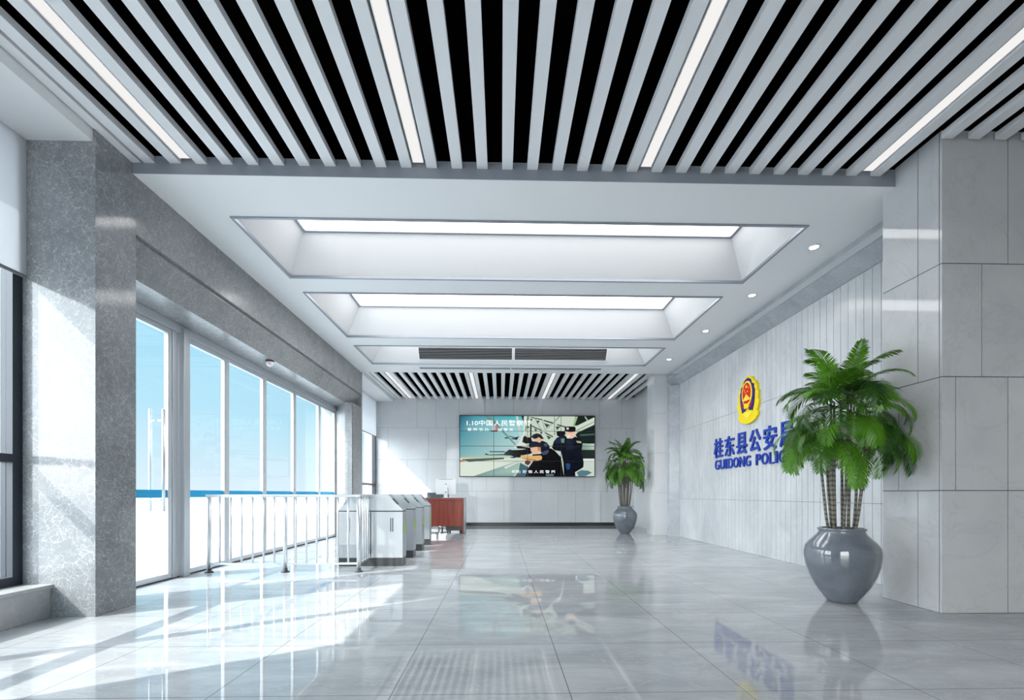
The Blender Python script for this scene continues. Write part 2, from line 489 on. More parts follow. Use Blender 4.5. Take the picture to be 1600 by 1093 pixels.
# downlights
for k, (x, y) in enumerate([(3.635, 5.11), (3.62, 6.37), (3.60, 7.79), (3.58, 9.45)]):
    t = thing('downlight', 'round recessed downlight along the right ceiling edge, ' + ['nearest the camera', 'second from the camera', 'third from the camera', 'farthest, by the far column'][k],
              'ceiling light', (x, y, ZC), 'downlights along the right side of the ceiling')
    MB().lathe([(0.046, 0), (0.046, -0.004), (0.062, -0.010), (0.068, -0.004), (0.068, 0)], (x, y, ZC), 32).build('rim', M_chrome, t)
    MB().lathe([(0.044, 0.0), (0.044, -0.006), (0.03, -0.007)], (x, y, ZC), 32).build('lens', M_spot, t)

# ------------------------------------------------------------------ slat ceilings
def slat_field(near):
    y0, y1 = (-1.6, YA - 0.004) if near else (YB + 0.004, YBACK - 0.004)
    word = 'near' if near else 'far'
    name = {True: 'ceiling slats in front of the coffers', False: 'ceiling slats in front of the screen wall'}[near]
    lights = ['leftmost', 'second', 'third', 'rightmost']
    jmax = 27 + 9 if near else 27 + 3
    first = None
    for j in range(-2, jmax):
        x = LX0 + (j + 0.5) * PX
        ya, yb = y0, y1
        if near and x > XR - 0.05: yb = 3.64
        # which light is nearest, for the label
        k = min(range(4), key=lambda q: abs(LX[q] - x))
        n = round(abs(LX[k] - x) / PX + 0.5)
        side = 'right' if x > LX[k] else 'left'
        lab = f'white box baffle of the {word} ceiling, {ORD[n - 1]} {side} of the {lights[k]} light strip'
        if first is None or (near and yb == 3.64 and first[1] != yb):
            o = box('ceiling_baffle', M_slat, (-0.048, 0.048, ya - y0, yb - y0, 0, ZS1 - ZS0), None)
            o.location = (x, y0, ZS0); first = (o, yb)
        else:
            o = first[0].copy(); C.objects.link(o); o.location = (x, y0, ZS0)
        tag(o, lab, 'ceiling baffle', name)
    # edge slat beside the left bulkhead
    o = box('ceiling_baffle', M_slat, (-3.30, -3.215, y0, y1, ZS0, ZS1))
    tag(o, f'narrow end baffle of the {word} ceiling against the left bulkhead', 'ceiling baffle', name)
    for k in range(4):
        yb = y1 - 0.05
        t = thing('light_strip', f'{lights[k]} glowing white light strip between slats of the {word} ceiling', 'ceiling light', (LX[k], y0, ZS0), f'light strips in the {word} slat ceiling')
        m = MB(); w = 0.05
        m.box(LX[k] - w, LX[k] - w + .006, y0 + .0, yb, ZS0 + .010, ZS0 + .045); m.box(LX[k] + w - .006, LX[k] + w, y0, yb, ZS0 + .010, ZS0 + .045)
        m.box(LX[k] - w, LX[k] + w, y0, yb, ZS0 + .045, ZS0 + .05)
        m.build('housing', M_slat, t)
        for yy in (y0 + .3, (y0 + yb) / 2, yb - .3): MB().tube([(LX[k], yy, ZS0 + .05), (LX[k], yy, 4.55)], .006, 6).build('hanger', M_black, t)
        box('diffuser', M_strip, (LX[k] - w + .006, LX[k] + w - .006, y0, yb, ZS0 + .012, ZS0 + .03), t)
slat_field(True)
slat_field(False)

# bulkheads beside the slats (left)
struct(box('trim_1', M_ceil, (XG, -3.31, -1.6, 3.73, ZC, 4.02)), 'white ceiling bulkhead above the near left window')
struct(box('trim_2', M_ceil, (XG - .05, -3.31, YB, YBACK, ZC, 4.02)), 'white ceiling bulkhead above the far left window')

# ------------------------------------------------------------------ left side
# near left window wall
struct(box('wall_left', M_ext, (-4.2, XG + .02, -4.0, 1.15, 0, 4.5)), 'left wall in front of the near window')
mb = MB(); mb.box(-4.2, XG + .02, 1.15, 3.72, 3.9, 4.55)
mb.box(-4.55, -4.2, 1.0, 3.8, 3.95, 4.2)
mb.box(-4.2, XG, 3.72, 14.0, 3.88, 4.55)
mb.box(-4.55, -4.2, 10.6, 14.2, 3.95, 4.2)
mb.box(-4.2, XG - .03, 13.99, 14.2, 0, 4.5)
struct(mb.build('lintel', M_ext), 'outer wall above the left windows and its sun ledge')
mb = MB(); mb.box(-4.2, -3.64, 1.15, 3.72, 0, 0.262); mb.box(-4.2, -3.625, 1.15, 3.722, 0.235, 0.268)
struct(mb.build('sill', M_sill, None, 0.004), 'pale stone sill block below the near left window')
mb = MB(); mb.box(-4.2, -3.64, 10.66, 14.0, 0, 0.262)
struct(mb.build('sill', M_sill, None, 0.004), 'pale stone sill block below the far left window')

def side_window(idx, ya, yb, mull, label):
    w = sempty(f'window_{idx}', (XG, (ya + yb) / 2, 0.27), label)
    m = MB(); a, b = XG - .06, XG + .035
    m.box(a, b, ya, ya + .075, .268, 3.9); m.box(a, b, yb - .075, yb, .268, 3.9)
    m.box(a, b, ya + .075, yb - .075, .268, .34); m.box(a, b, ya + .075, yb - .075, 3.83, 3.9)
    for y in mull: m.box(a, b, y - .035, y + .035, .34, 3.83)
    ed = [ya + .075] + [v for y in mull for v in (y - .035, y + .035)] + [yb - .075]
    for i in range(0, len(ed), 2): m.box(a, b, ed[i], ed[i + 1], 1.25, 1.315)
    m.build('window_frame', M_darkframe, w)
    for i in range(0, len(ed), 2):
        box('pane', M_glass2, (XG - .02, XG - .012, ed[i], ed[i + 1], .34, 1.25), w)
        box('pane', M_glass2, (XG - .02, XG - .012, ed[i], ed[i + 1], 1.315, 3.83), w)
    return w
side_window(1, 1.15, 3.72, [2.27], 'near left window with charcoal frame and bright sky outside')
side_window(2, 10.72, 13.94, [12.2], 'far left window with charcoal frame behind the stone pier')
struct(box('wall_far_left', M_back, (-4.2, XG + .01, 13.94, 14.0, 0, 3.9)), 'pale stone strip between far window and back wall')

def blind(ya, yb, lab, grp):
    t = thing('roller_blind', lab, 'blind', (XG + .07, (ya + yb) / 2, ZC), grp)
    box('fabric', M_blind, (XG + .066, XG + .070, ya, yb, 2.76, ZC - .004), t)
    box('bottom_bar', M_grey, (XG + .060, XG + .076, ya, yb, 2.735, 2.762), t, 0.004)
    return t
blind(1.17, 2.385, 'white roller blind at the camera end of the near left window', 'roller blinds')
blind(2.42, 3.715, 'white roller blind over the near left window, beside the marble pier', 'roller blinds')
blind(10.74, 13.92, 'white roller blind on the far left window, next to the back wall', 'roller blinds')

# marble pier left (near), marble surround over the doors, far pier
struct(box('pier', M_web, (-4.2, XL, 3.72, 4.125, 0, 4.5)), 'grey veined marble pier left of the glass doors')
prof = [(XL, ZC + .0), (XL, 3.34), (XL - .035, 3.335), (XL - .035, 3.30), (XL - .02, 3.295), (-3.46, 3.03), (-4.2, 3.03), (-4.2, ZC)]
mb = MB(); mb.prism(prof, lambda u, v, w: (u, w, v), 4.125, 10.62)
struct(mb.build('beam', M_web2), 'stepped grey marble beam above the glass doors')
prof = [(XL, 10.62), (XL, 10.085), (XL - .03, 10.08), (XL - .03, 10.045), (XL - .015, 10.04), (-3.46, 10.04), (-3.86, 10.61), (-4.2, 10.61), (-4.2, 10.72), (-3.29, 10.72)]
prof[0] = (XL, 10.72); prof.pop()
mb = MB(); mb.prism(prof, lambda u, v, w: (u, v, w), 0, 3.029)
mb.prism([(XL, 10.72), (XL, 10.621), (-4.2, 10.621), (-4.2, 10.72)], lambda u, v, w: (u, v, w), 3.029, 4.5)
struct(mb.build('pier', M_web2), 'stepped grey marble pier at the far end of the glass doors')

# glazed door front
ZD = 3.0
def panel(idx, ya, yb, label, handle=False, fr=0.05):
    d = sempty(f'door_{idx}', (XG, (ya + yb) / 2, 0.0), label)
    m = MB(); a, b = XG - .025, XG + .025
    m.box(a, b, ya, ya + fr, .012, ZD - .07); m.box(a, b, yb - fr, yb, .012, ZD - .07)
    m.box(a, b, ya + fr, yb - fr, .012, .07); m.box(a, b, ya + fr, yb - fr, ZD - .13, ZD - .07)
    m.build('door_frame', M_alu, d, 0.004)
    box('glass_pane', M_glass, (XG - .006, XG + .006, ya + fr, yb - fr, .07, ZD - .13), d)
    box('blue_stripe', M_stripe, (XG + .0065, XG + .008, ya + fr, yb - fr, .955, 1.045), d)
    if handle:
        for sx in (1, -1):
            m = MB(); x = XG + sx * .075
            m.tube([(x, yb - .20, .80), (x, yb - .20, 1.96)], .016, 12)
            for z in (.93, 1.83): m.tube([(XG + sx * .006, yb - .20, z), (x, yb - .20, z)], .011, 10)
            m.build('pull_handle', M_rail, d)
    return d
panel(1, 4.14, 5.38, 'glass door leaf with long steel pull handle beside the near marble pier', True, 0.06)
ye = [5.60, 6.44, 7.46, 8.53, 9.68, 10.59]
for i in range(5):
    panel(i + 2, ye[i] + .006, ye[i + 1] - .006, ORD[i + 1] + ' tall glass panel of the entrance front, counted from the pull handle')
mb = MB(); mb.box(XG - .05, XG + .05, 4.13, 10.6, ZD - .066, 3.03)
struct(mb.build('trim_3', M_alu, None, .003), 'silver header rail above the glass doors')
mb = MB(); mb.box(XG - .05, XG + .032, 5.384, 5.47, 0.0, ZD - .066)
mb.box(XG - .05, XG + .095, 5.49, 5.59, 0.0, ZD - .02)
struct(mb.build('trim_4', M_post, None, .006), 'brushed steel post beside the door leaf with the handle')
struct(box('trim_5', M_dark, (XG - .03, XG + .034, 4.14, 10.6, 0.0, 0.010)), 'dark floor track under the glass doors')

# ------------------------------------------------------------------ right side
def tiled(mb, cells, plane, gap=0.005, thick=0.02):
    """cells (u0,u1,z0,z1) on a plane: real tiles standing proud of a dark bed"""
    for u0, u1, z0, z1 in cells:
        g = gap / 2
        if plane[0] == 'x':
            s_ = plane[1]; mb.box(s_, s_ + thick, u0 + g, u1 - g, z0 + g, z1 - g)
        else:
            s_ = plane[1]; mb.box(u0 + g, u1 - g, s_, s_ + thick, z0 + g, z1 - g)

ZR = [0.0, 1.027, 1.978, 2.924, 4.10]
# near right column/wall: front face y = 3.65, side face x = 3.68
mb = MB(); mb.cur = 1
mb.box(XR + .004, 7.0, 3.654, 4.23, 0, 4.5)
mb.cur = 0
rowj = [[4.25], [3.80, 4.25], [4.025], [4.25]]
for r in range(4):
    js = [XR] + rowj[r]
    while js[-1] < 7.0: js.append(js[-1] + (0.45 if len(js) % 2 else 0.9))
    js[-1] = 7.0
    tiled(mb, [(js[i], js[i + 1], ZR[r], ZR[r + 1]) for i in range(len(js) - 1)], ('y', 3.65), 0.007)
side = [[3.864], [4.055], [3.864], [3.864]]
side[1] = [4.055]
for r in range(4):
    js = [3.671] + side[r] + [4.23]
    tiled(mb, [(js[i], js[i + 1], ZR[r], ZR[r + 1]) for i in range(len(js) - 1)], ('x', XR), 0.007)
struct(mb.build('wall_right', [M_col, M_joint]), 'polished grey stone wall and column on the near right')
# far right column
mb = MB(); mb.cur = 1
mb.box(XR + .004, 4.5, 10.674, 11.19, 0, 4.5); mb.cur = 0
for r in range(4):
    tiled(mb, [(XR, 4.5, ZR[r], ZR[r + 1])], ('y', 10.67), .006)
    js = [10.691, 10.87, 11.19] if r % 2 else [10.691, 11.0, 11.19]
    tiled(mb, [(js[i], js[i + 1], ZR[r], ZR[r + 1]) for i in range(2)], ('x', XR), .006)
struct(mb.build('column', [M_back, M_joint2]), 'pale stone column at the far end of the lettered wall')
# right walls further on
struct(box('wall_far_right', M_back, (4.2, 4.4, 11.19, 14.0, 0, 4.5)), 'pale wall behind the far column')
struct(box('light_block_wall', M_back, (0.6, 7.1, -4.2, -4.0, 0, 4.5)), 'unseen wall added behind the camera on the right to block light')  # added out of view to cut rear light on the right column front
struct(box('wall_front_right', M_col, (6.9, 7.1, -4.0, 3.65, 0, 4.5)), 'grey stone wall far right of the camera')

# grooved wall
mb = MB(); mb.cur = 1
mb.box(XW + .005, XW + .3, 4.23, 10.67, 0, 4.5); mb.cur = 0
y = 4.23; PY = 0.118
zr = [0.0, 0.89, 2.455, 3.60]
while y < 10.67:
    y2 = min(y + PY, 10.67)
    for r in range(3):
        mb.box(XW, XW + .016, y + .003, y2 - .003, zr[r] + .003, zr[r + 1] - .003)
    y += PY
struct(mb.build('wall_grooved', [M_groove, M_groovejoint]), 'pale stone feature wall with fine vertical grooves behind the blue letters')
# picture-frame moulding of the grooved wall
pr = [(0.0, 4.0), (0.075, 4.0), (0.08, 3.985), (0.165, 3.985), (0.172, 4.0), (0.31, 4.165), (0.31, 4.5), (0.0, 4.5)]
mb = MB(); mb.prism(pr, lambda u, v, w: (v, w, ZC - u), 4.23, 10.67)
mb.prism(pr, lambda u, v, w: (v, 10.67 - u, w), 0.0, ZC - .31)
struct(mb.build('trim_6', M_frame_r), 'stone frame moulding around the grooved wall')
struct(box('trim_7', M_chrome, (3.972, 3.984, 4.23, 10.60, ZC - .165, ZC - .082)), 'bright metal strip in the frame moulding')

# ------------------------------------------------------------------ back wall
mb = MB(); mb.cur = 1
mb.box(-4.2, 4.4, YBACK + .004, YBACK + .2, 0, 4.5); mb.cur = 0
zb = [0.10, 1.08, 2.06, 3.05, 4.12]
rows = [[-3.92, -3.3, -2.45, -1.6, -0.75, 0.1, 0.95, 1.8, 2.35, 3.15, 4.3],
        [-3.92, -2.9, -2.3, -1.35, -0.9, -0.45, 0.4, 1.25, 2.1, 2.62, 3.3, 4.3],
        [-3.92, -3.5, -2.25, -1.7, -1.2, -0.4, 0.45, 1.3, 2.5, 3.45, 3.95, 4.3],
        [-3.92, -2.6, -2.02, -1.3, -0.5, 0.4, 1.3, 2.2, 3.1, 3.8, 4.3]]
for r in range(4):
    js = rows[r]
    tiled(mb, [(js[i], js[i + 1], zb[r], zb[r + 1]) for i in range(len(js) - 1)], ('y', YBACK), .008)
mb.cur = 1; mb.box(-4.2, 4.4, YBACK + .005, YBACK + .02, 4.12, 4.5)
struct(mb.build('wall_back', [M_back, M_joint2]), 'polished pale stone wall carrying the screen')
struct(box('baseboard_back', M_skirt, (-3.9, 4.2, YBACK - .012, YBACK + .0, 0.0, 0.10)), 'dark skirting along the back wall')

# ------------------------------------------------------------------ lettering and emblem on the grooved wall
def text_mesh(body, offset=0.0, extrude=0.0, name='text'):
    cu = bpy.data.curves.new(name, 'FONT'); cu.body = body; cu.size = 1.0
    cu.offset = offset; cu.extrude = extrude; cu.resolution_u = 6
    ob = bpy.data.objects.new(name, cu); C.objects.link(ob)
    dg = bpy.context.evaluated_depsgraph_get(); dg.update()
    me = bpy.data.meshes.new_from_object(ob.evaluated_get(dg))
    bpy.data.objects.remove(ob); bpy.data.curves.remove(cu)
    return me

def fit(me, w, h, fn):
    xs = [v.co.x for v in me.vertices]; ys_ = [v.co.y for v in me.vertices]
    x0, x1, y0, y1 = min(xs), max(xs), min(ys_), max(ys_)
    for v in me.vertices:
        v.co = fn((v.co.x - x0) / (x1 - x0) * w, (v.co.y - y0) / (y1 - y0) * h, v.co.z)

LET = [('桂', 8.644, 8.302, 1), ('东', 8.229, 7.89, 1), ('县', 7.814, 7.481, 1), ('公', 7.404, 7.081, 1), ('安', 6.997, 6.666, 1), ('局', 6.584, 6.284, 1),
       ('G', 8.598, 8.442, 0), ('U', 8.399, 8.25, 0), ('I', 8.208, 8.157, 0), ('D', 8.096, 7.948, 0), ('O', 7.919, 7.758, 0), ('N', 7.712, 7.559, 0), ('G', 7.516, 7.371, 0),
       ('P', 7.207, 7.081, 0), ('O', 7.05, 6.886, 0), ('L', 6.842, 6.735, 0), ('I', 6.693, 6.645, 0), ('C', 6.605, 6.466, 0), ('E', 6.40, 6.29, 0)]
nm = {0: 'first, above the letter G', 1: 'second from the left', 2: 'third from the left', 3: 'fourth, below the yellow emblem', 4: 'fifth from the left', 5: 'last, half behind the palm'}
wpos = ['first letter of the left word', 'second letter of the left word', 'third letter of the left word', 'fourth letter of the left word', 'fifth letter of the left word', 'sixth letter of the left word', 'last letter of the left word',
        'first letter of the right word', 'second letter of the right word', 'third letter of the right word', 'fourth letter of the right word', 'fifth letter of the right word', 'last letter of the right word']
for i, (ch, ya, yb, cjk) in enumerate(LET):
    z0, z1 = (1.685, 2.058) if cjk else (1.463, 1.645)
    th = 0.028
    ext = 0.05
    me = text_mesh(ch, 0.010 if cjk else 0.0, ext)
    yc = (ya + yb) / 2
    fit(me, ya - yb, z1 - z0, lambda u, v, w: Vector((-(w + ext) / (2 * ext) * th, (ya - yc) - u, v)))
    if ch == 'I':
        mb_ = MB().box(-th, 0, -(ya - yb) / 2, (ya - yb) / 2, 0, z1 - z0)
        me = bpy.data.meshes.new('letter'); me.from_pydata(mb_.v, [], mb_.f)
    bm = bmesh.new(); bm.from_mesh(me); bmesh.ops.remove_doubles(bm, verts=bm.verts, dist=1e-6); bmesh.ops.recalc_face_normals(bm, faces=bm.faces); bm.to_mesh(me); bm.free()
    me.materials.clear(); me.materials.append(M_blue)
    o = bpy.data.objects.new('raised_character' if cjk else 'raised_letter', me); C.objects.link(o)
    o.location = (XW, yc, z0)
    if cjk:
        tag(o, f'raised blue Chinese character {ch} on the grooved wall, {nm[i]}', 'sign letter', 'blue Chinese characters on the grooved wall')
    else:
        tag(o, f'small raised blue letter {ch} on the grooved wall, {wpos[i - 6]}', 'sign letter', 'blue Latin letters on the grooved wall')

EY, EZ = 7.42, 2.572
emb = thing('police_emblem', 'yellow, blue and red shield emblem mounted on the grooved wall', 'emblem', (XW, EY, EZ))
def efn(u, v, w): return (XW - .003 - w, EY - u, EZ + v)
def mirror(half):
    return half + [(-u, v) for u, v in reversed(half) if abs(u) > 1e-6]
def elayer(name, polys, mat, a, b):
    m = MB()
    for p in polys: m.prism(p, efn, a, b)
    return m.build(name, mat, emb)
base = mirror([(0, .405), (.055, .395), (.10, .365), (.135, .36), (.17, .30), (.20, .275), (.245, .27), (.235, .20), (.285, .215), (.27, .10), (.32, .10), (.295, -.03), (.335, -.05),
               (.30, -.15), (.26, -.215), (.31, -.235), (.295, -.285), (.22, -.345), (.12, -.385), (0, -.40)])
box('mounting_plate', M_byellow, (XW - .003, XW - .001, EY - .1, EY + .1, EZ - .1, EZ + .1), emb)
elayer('wreath', [base], M_byellow, 0.0, 0.035)
shield = mirror([(0, .372), (.075, .345), (.105, .325), (.125, .265), (.165, .245), (.195, .235), (.195, .17), (.222, .145), (.215, .0), (.195, -.10), (.155, -.20), (.125, -.19), (.115, -.165), (.085, -.185), (.06, -.17), (.04, -.145), (0, -.13)])
elayer('shield', [shield], M_bblue, 0.035, 0.043)
tri = [(-.15, -.205), (.15, -.205), (0, -.32)]
elayer('pine_point', [tri], M_byellow2, 0.035, 0.042)
def ell(rx, ry, cy, n=40): return [(rx * math.cos(2 * PI * k / n), cy + ry * math.sin(2 * PI * k / n)) for k in range(n)]
elayer('red_ribbon', [[(-.17, -.02), (-.11, -.10), (.11, -.10), (.17, -.02), (.14, -.10), (.10, -.135), (-.10, -.135), (-.14, -.10)]], M_bred, 0.043, 0.047)
elayer('ring', [ell(.155, .215, .105)], M_byellow2, 0.043, 0.051)
elayer('disc', [ell(.122, .175, .115)], M_bred, 0.051, 0.056)
def star(cx, cy, r):
    return [(cx + (r if k % 2 == 0 else r * .42) * math.sin(k * PI / 5), cy + (r if k % 2 == 0 else r * .42) * math.cos(k * PI / 5)) for k in range(10)]
for s_ in (star(0, .225, .034), star(-.062, .175, .016), star(.062, .20, .016), star(-.03, .13, .016), star(.04, .14, .016)):
    elayer('star', [s_], M_byellow2, 0.056, 0.060)
gate = mirror([(0, .095), (.03, .085), (.035, .06), (.075, .045), (.08, .02), (.115, .012), (.10, -.005), (.0, -.012)])
elayer('gate', [gate], M_byellow2, 0.056, 0.060)
elayer('red_band', [mirror([(0, -.02), (.10, -.018), (.085, -.04), (.05, -.05), (.02, -.036), (0, -.046)])], M_bred, 0.056, 0.059)
elayer('gear', [mirror([(0, -.075), (.035, -.065), (.06, -.085), (.08, -.07), (.075, -.12), (.045, -.145), (0, -.14)])], M_byellow, 0.051, 0.058)

# ------------------------------------------------------------------ video wall
TX0, TX1, TZ0, TZ1 = -1.285, 2.945, 1.525, 3.435
YT = YBACK - 0.075
tv = thing('video_wall', 'wide video wall of tiled screens showing armed officers, on the back wall', 'screen', ((TX0 + TX1) / 2, YBACK, TZ0))
m = MB(); e = .022
m.box(TX0, TX1, YT + .004, YBACK - .002, TZ0, TZ1)
m.box(TX0, TX1, YT - .012, YT + .004, TZ0, TZ0 + e); m.box(TX0, TX1, YT - .012, YT + .004, TZ1 - e, TZ1)
m.box(TX0, TX0 + e, YT - .012, YT + .004, TZ0 + e, TZ1 - e); m.box(TX1 - e, TX1, YT - .012, YT + .004, TZ0 + e, TZ1 - e)
m.build('bezel', M_dark, tv)
box('wall_mount', M_dark, (TX0 + 1.2, TX1 - 1.2, YBACK - .003, YBACK - .001, TZ0 + .5, TZ1 - .5), tv)
# the picture: flat colour shapes, u to the right 0..211, v down 0..96 (picture units)
SX0, SX1, SZ0, SZ1 = TX0 + e, TX1 - e, TZ0 + e, TZ1 - e
pv, pf, pc = [], [], []
layer = [0]
def shp(pts, cols):
    """pts in picture units; cols: one sRGB triple or one per corner"""
    layer[0] += 1
    b = len(pv)
    for (x, y) in pts:
        u = min(max((x - 718.3) / 210.7, 0), 1); v = min(max((y - 649.3) / 95.2, 0), 1)
        pv.append((SX0 + u * (SX1 - SX0), YT - layer[0] * 0.00009, SZ1 - v * (SZ1 - SZ0)))
    pf.append(tuple(range(b, b + len(pts))))
    if not isinstance(cols, list): cols = [cols] * len(pts)
    pc.extend(cols)
def z2(*p): return [(775 + x / 10, 645 + y / 10) for x, y in p]
def z1(*p): return [(715 + x / 14.545, 645 + y / 14.545) for x, y in p]
def c5(*p): return [(680 + x / 5.714, 630 + y / 5.714) for x, y in p]
shp(c5((218, 108), (360, 108), (360, 250), (218, 250)), [(20, 85, 120), (60, 150, 165), (130, 190, 195), (60, 140, 155)])
shp(c5((360, 108), (800, 108), (800, 250), (360, 250)), [(60, 150, 165), (70, 185, 188), (165, 212, 214), (130, 190, 195)])
shp(c5((218, 250), (800, 250), (800, 480), (218, 480)), [(60, 140, 155), (165, 212, 214), (190, 218, 214), (95, 165, 170)])
shp(c5((218, 465), (640, 470), (700, 500), (218, 500)), [(120, 160, 130), (170, 200, 170), (200, 215, 200), (150, 180, 150)])
shp(c5((770, 108), (1425, 108), (1425, 655), (700, 655), (720, 380), (790, 250)), (198, 212, 196))
shp(c5((218, 490), (780, 490), (900, 655), (218, 655)), (206, 218, 202))
shp(c5((225, 500), (610, 486), (612, 500), (300, 526)), (22, 50, 30))
shp(c5((218, 508), (275, 508), (268, 520), (218, 530)), (190, 120, 95))
shp(c5((340, 655), (740, 515), (760, 600), (690, 655)), [(80, 130, 125), (150, 180, 170), (170, 195, 180), (120, 160, 150)])
shp(c5((610, 570), (745, 515), (748, 530), (625, 590)), (196, 212, 205))
# struts
shp(z1((600, 62), (690, 62), (800, 140), (1335, 735), (1310, 745), (760, 180)), (110, 140, 125))
shp(z1((1310, 62), (1365, 62), (1455, 590), (1425, 600)), (196, 212, 200))
shp(z1((1440, 62), (1510, 62), (1510, 190), (1480, 180)), (30, 50, 50))
shp(z1((1500, 62), (1590, 62), (1530, 420), (1450, 640), (1560, 760), (1280, 790), (1260, 760), (1380, 690), (1480, 460)), (214, 224, 214))
shp(z2((480, 45), (520, 45), (470, 270), (445, 270)), (120, 150, 135))
# lattice
for tri_ in ([(615, 110), (680, 115), (645, 170)], [(745, 150), (840, 180), (785, 225)], [(525, 80), (570, 90), (545, 125)], [(590, 230), (640, 260), (612, 292)],
             [(680, 285), (728, 300), (702, 332)], [(780, 340), (862, 380), (815, 412)], [(930, 205), (1010, 200), (950, 265)], [(470, 190), (520, 215), (490, 240)]):
    shp(z2(*tri_), (42, 78, 74))
for q in ([(540, 52), (720, 92), (720, 108), (540, 66)], [(740, 100), (900, 145), (895, 165), (740, 118)], [(950, 165), (1090, 205), (1085, 222), (950, 182)], [(555, 190), (720, 265), (715, 280), (550, 205)],
          [(760, 295), (890, 362), (885, 378), (755, 310)]):
    shp(z2(*q), (25, 30, 28))
for q in ([(600, 60), (720, 280), (712, 284), (592, 64)], [(725, 100), (760, 260), (752, 262), (717, 102)], [(905, 40), (915, 40), (920, 340), (905, 340)], [(760, 260), (905, 130), (910, 137), (766, 268)], [(980, 40), (1000, 45), (925, 125), (912, 118)]):
    shp(z2(*q), (120, 140, 128))
shp(z2((528, 165), (550, 165), (550, 385), (528, 385)), (14, 16, 20))
# right building
shp(z2((1235, 40), (1545, 40), (1545, 70), (1270, 190), (1215, 190)), (16, 32, 26))
shp(z2((1240, 45), (1280, 45), (1225, 195), (1200, 190)), (150, 180, 130))
shp(z2((1380, 45), (1400, 45), (1440, 105), (1420, 110)), (170, 195, 170))
shp(z2((1240, 205), (1545, 55), (1545, 170), (1260, 300)), (205, 216, 198))
shp(z2((1250, 262), (1545, 118), (1545, 132), (1255, 282)), (140, 165, 150))
shp(z2((1270, 300), (1545, 175), (1545, 480), (1330, 470), (1240, 340)), (16, 30, 28))
shp(z2((1300, 330), (1545, 315), (1545, 340), (1330, 355)), (70, 95, 90))
shp(z2((1330, 475), (1545, 475), (1545, 580), (1330, 580)), [(130, 160, 140), (190, 205, 190), (170, 190, 175), (110, 140, 125)])
shp(z2((1330, 575), (1545, 575), (1545, 720), (1340, 720)), (24, 36, 34))
shp(z2((1340, 715), (1545, 715), (1545, 770), (1345, 770)), (225, 230, 225))
shp(z2((1345, 770), (1545, 770), (1545, 1000), (1200, 1000)), (200, 212, 200))
shp(z2((1260, 935), (1330, 898), (1440, 905), (1500, 940), (1400, 992), (1290, 1000)), (84, 124, 136))
shp(z2((370, 780), (500, 850), (480, 1000), (290, 1000), (350, 920)), (62, 100, 112))
# distant rifle
shp(z1((1060, 550), (1150, 560), (1140, 580), (1065, 580)), (10, 16, 22))
shp(z1((1160, 515), (1300, 555), (1390, 525), (1340, 610), (1200, 590), (1230, 570), (1300, 580), (1160, 530)), (10, 14, 20))
# rear kneeling officer
NAVY, BLK = (14, 20, 36), (8, 9, 12)
shp(z2((700, 425), (790, 460), (835, 520), (830, 600), (760, 640), (600, 560), (500, 520), (520, 440), (640, 455)), NAVY)
shp(z2((740, 480), (790, 470), (800, 520), (760, 530)), (70, 85, 110))
shp(z2((580, 372), (700, 372), (712, 430), (680, 465), (620, 440), (580, 420)), (222, 178, 150))
shp(z2((560, 368), (655, 366), (650, 388), (600, 402), (570, 392)), (12, 12, 14))
shp(z2((545, 375), (575, 332), (635, 313), (695, 330), (745, 402), (705, 405), (650, 368), (560, 388)), (20, 30, 34))
shp(z2((405, 460), (420, 375), (450, 352), (480, 380), (540, 378), (560, 440), (520, 470), (460, 480), (430, 462)), BLK)
# standing officer
shp(z2((950, 380), (1080, 345), (1110, 395), (1190, 395), (1232, 365), (1310, 395), (1355, 460), (1335, 600), (1370, 770), (1365, 850), (1290, 900), (1235, 930), (1240, 1000), (1060, 1000), (1050, 780),
        (1012, 600), (905, 580), (870, 540), (900, 440)), (11, 15, 28))
shp(z2((945, 400), (1060, 360), (1075, 400), (985, 480), (915, 470)), (26, 34, 66))
shp(z2((1090, 420), (1200, 410), (1210, 560), (1100, 580)), (24, 32, 52))
shp(z2((1085, 292), (1215, 285), (1240, 300), (1230, 350), (1195, 390), (1150, 385), (1105, 345)), (232, 192, 168))
shp(z2((1110, 340), (1165, 345), (1140, 380), (1112, 372)), (240, 225, 210))
shp(z2((1070, 215), (1110, 203), (1225, 205), (1245, 228), (1240, 285), (1160, 295), (1072, 280)), (6, 7, 10))
shp(z2((1098, 228), (1120, 218), (1140, 232), (1130, 252), (1102, 252)), (230, 228, 220))
shp(z2((940, 290), (990, 275), (1080, 285), (1085, 325), (1050, 360), (990, 372), (950, 350)), (8, 9, 12))
shp(z2((1250, 430), (1330, 440), (1335, 470), (1270, 465)), (170, 175, 130))
shp(z2((1005, 400), (1070, 395), (1060, 470), (1015, 460)), (110, 135, 125))
shp(z2((1085, 800), (1120, 788), (1160, 800), (1150, 880), (1110, 890)), (40, 74, 130))
shp(z2((1035, 765), (1050, 765), (1050, 810), (1032, 810)), (190, 180, 150))
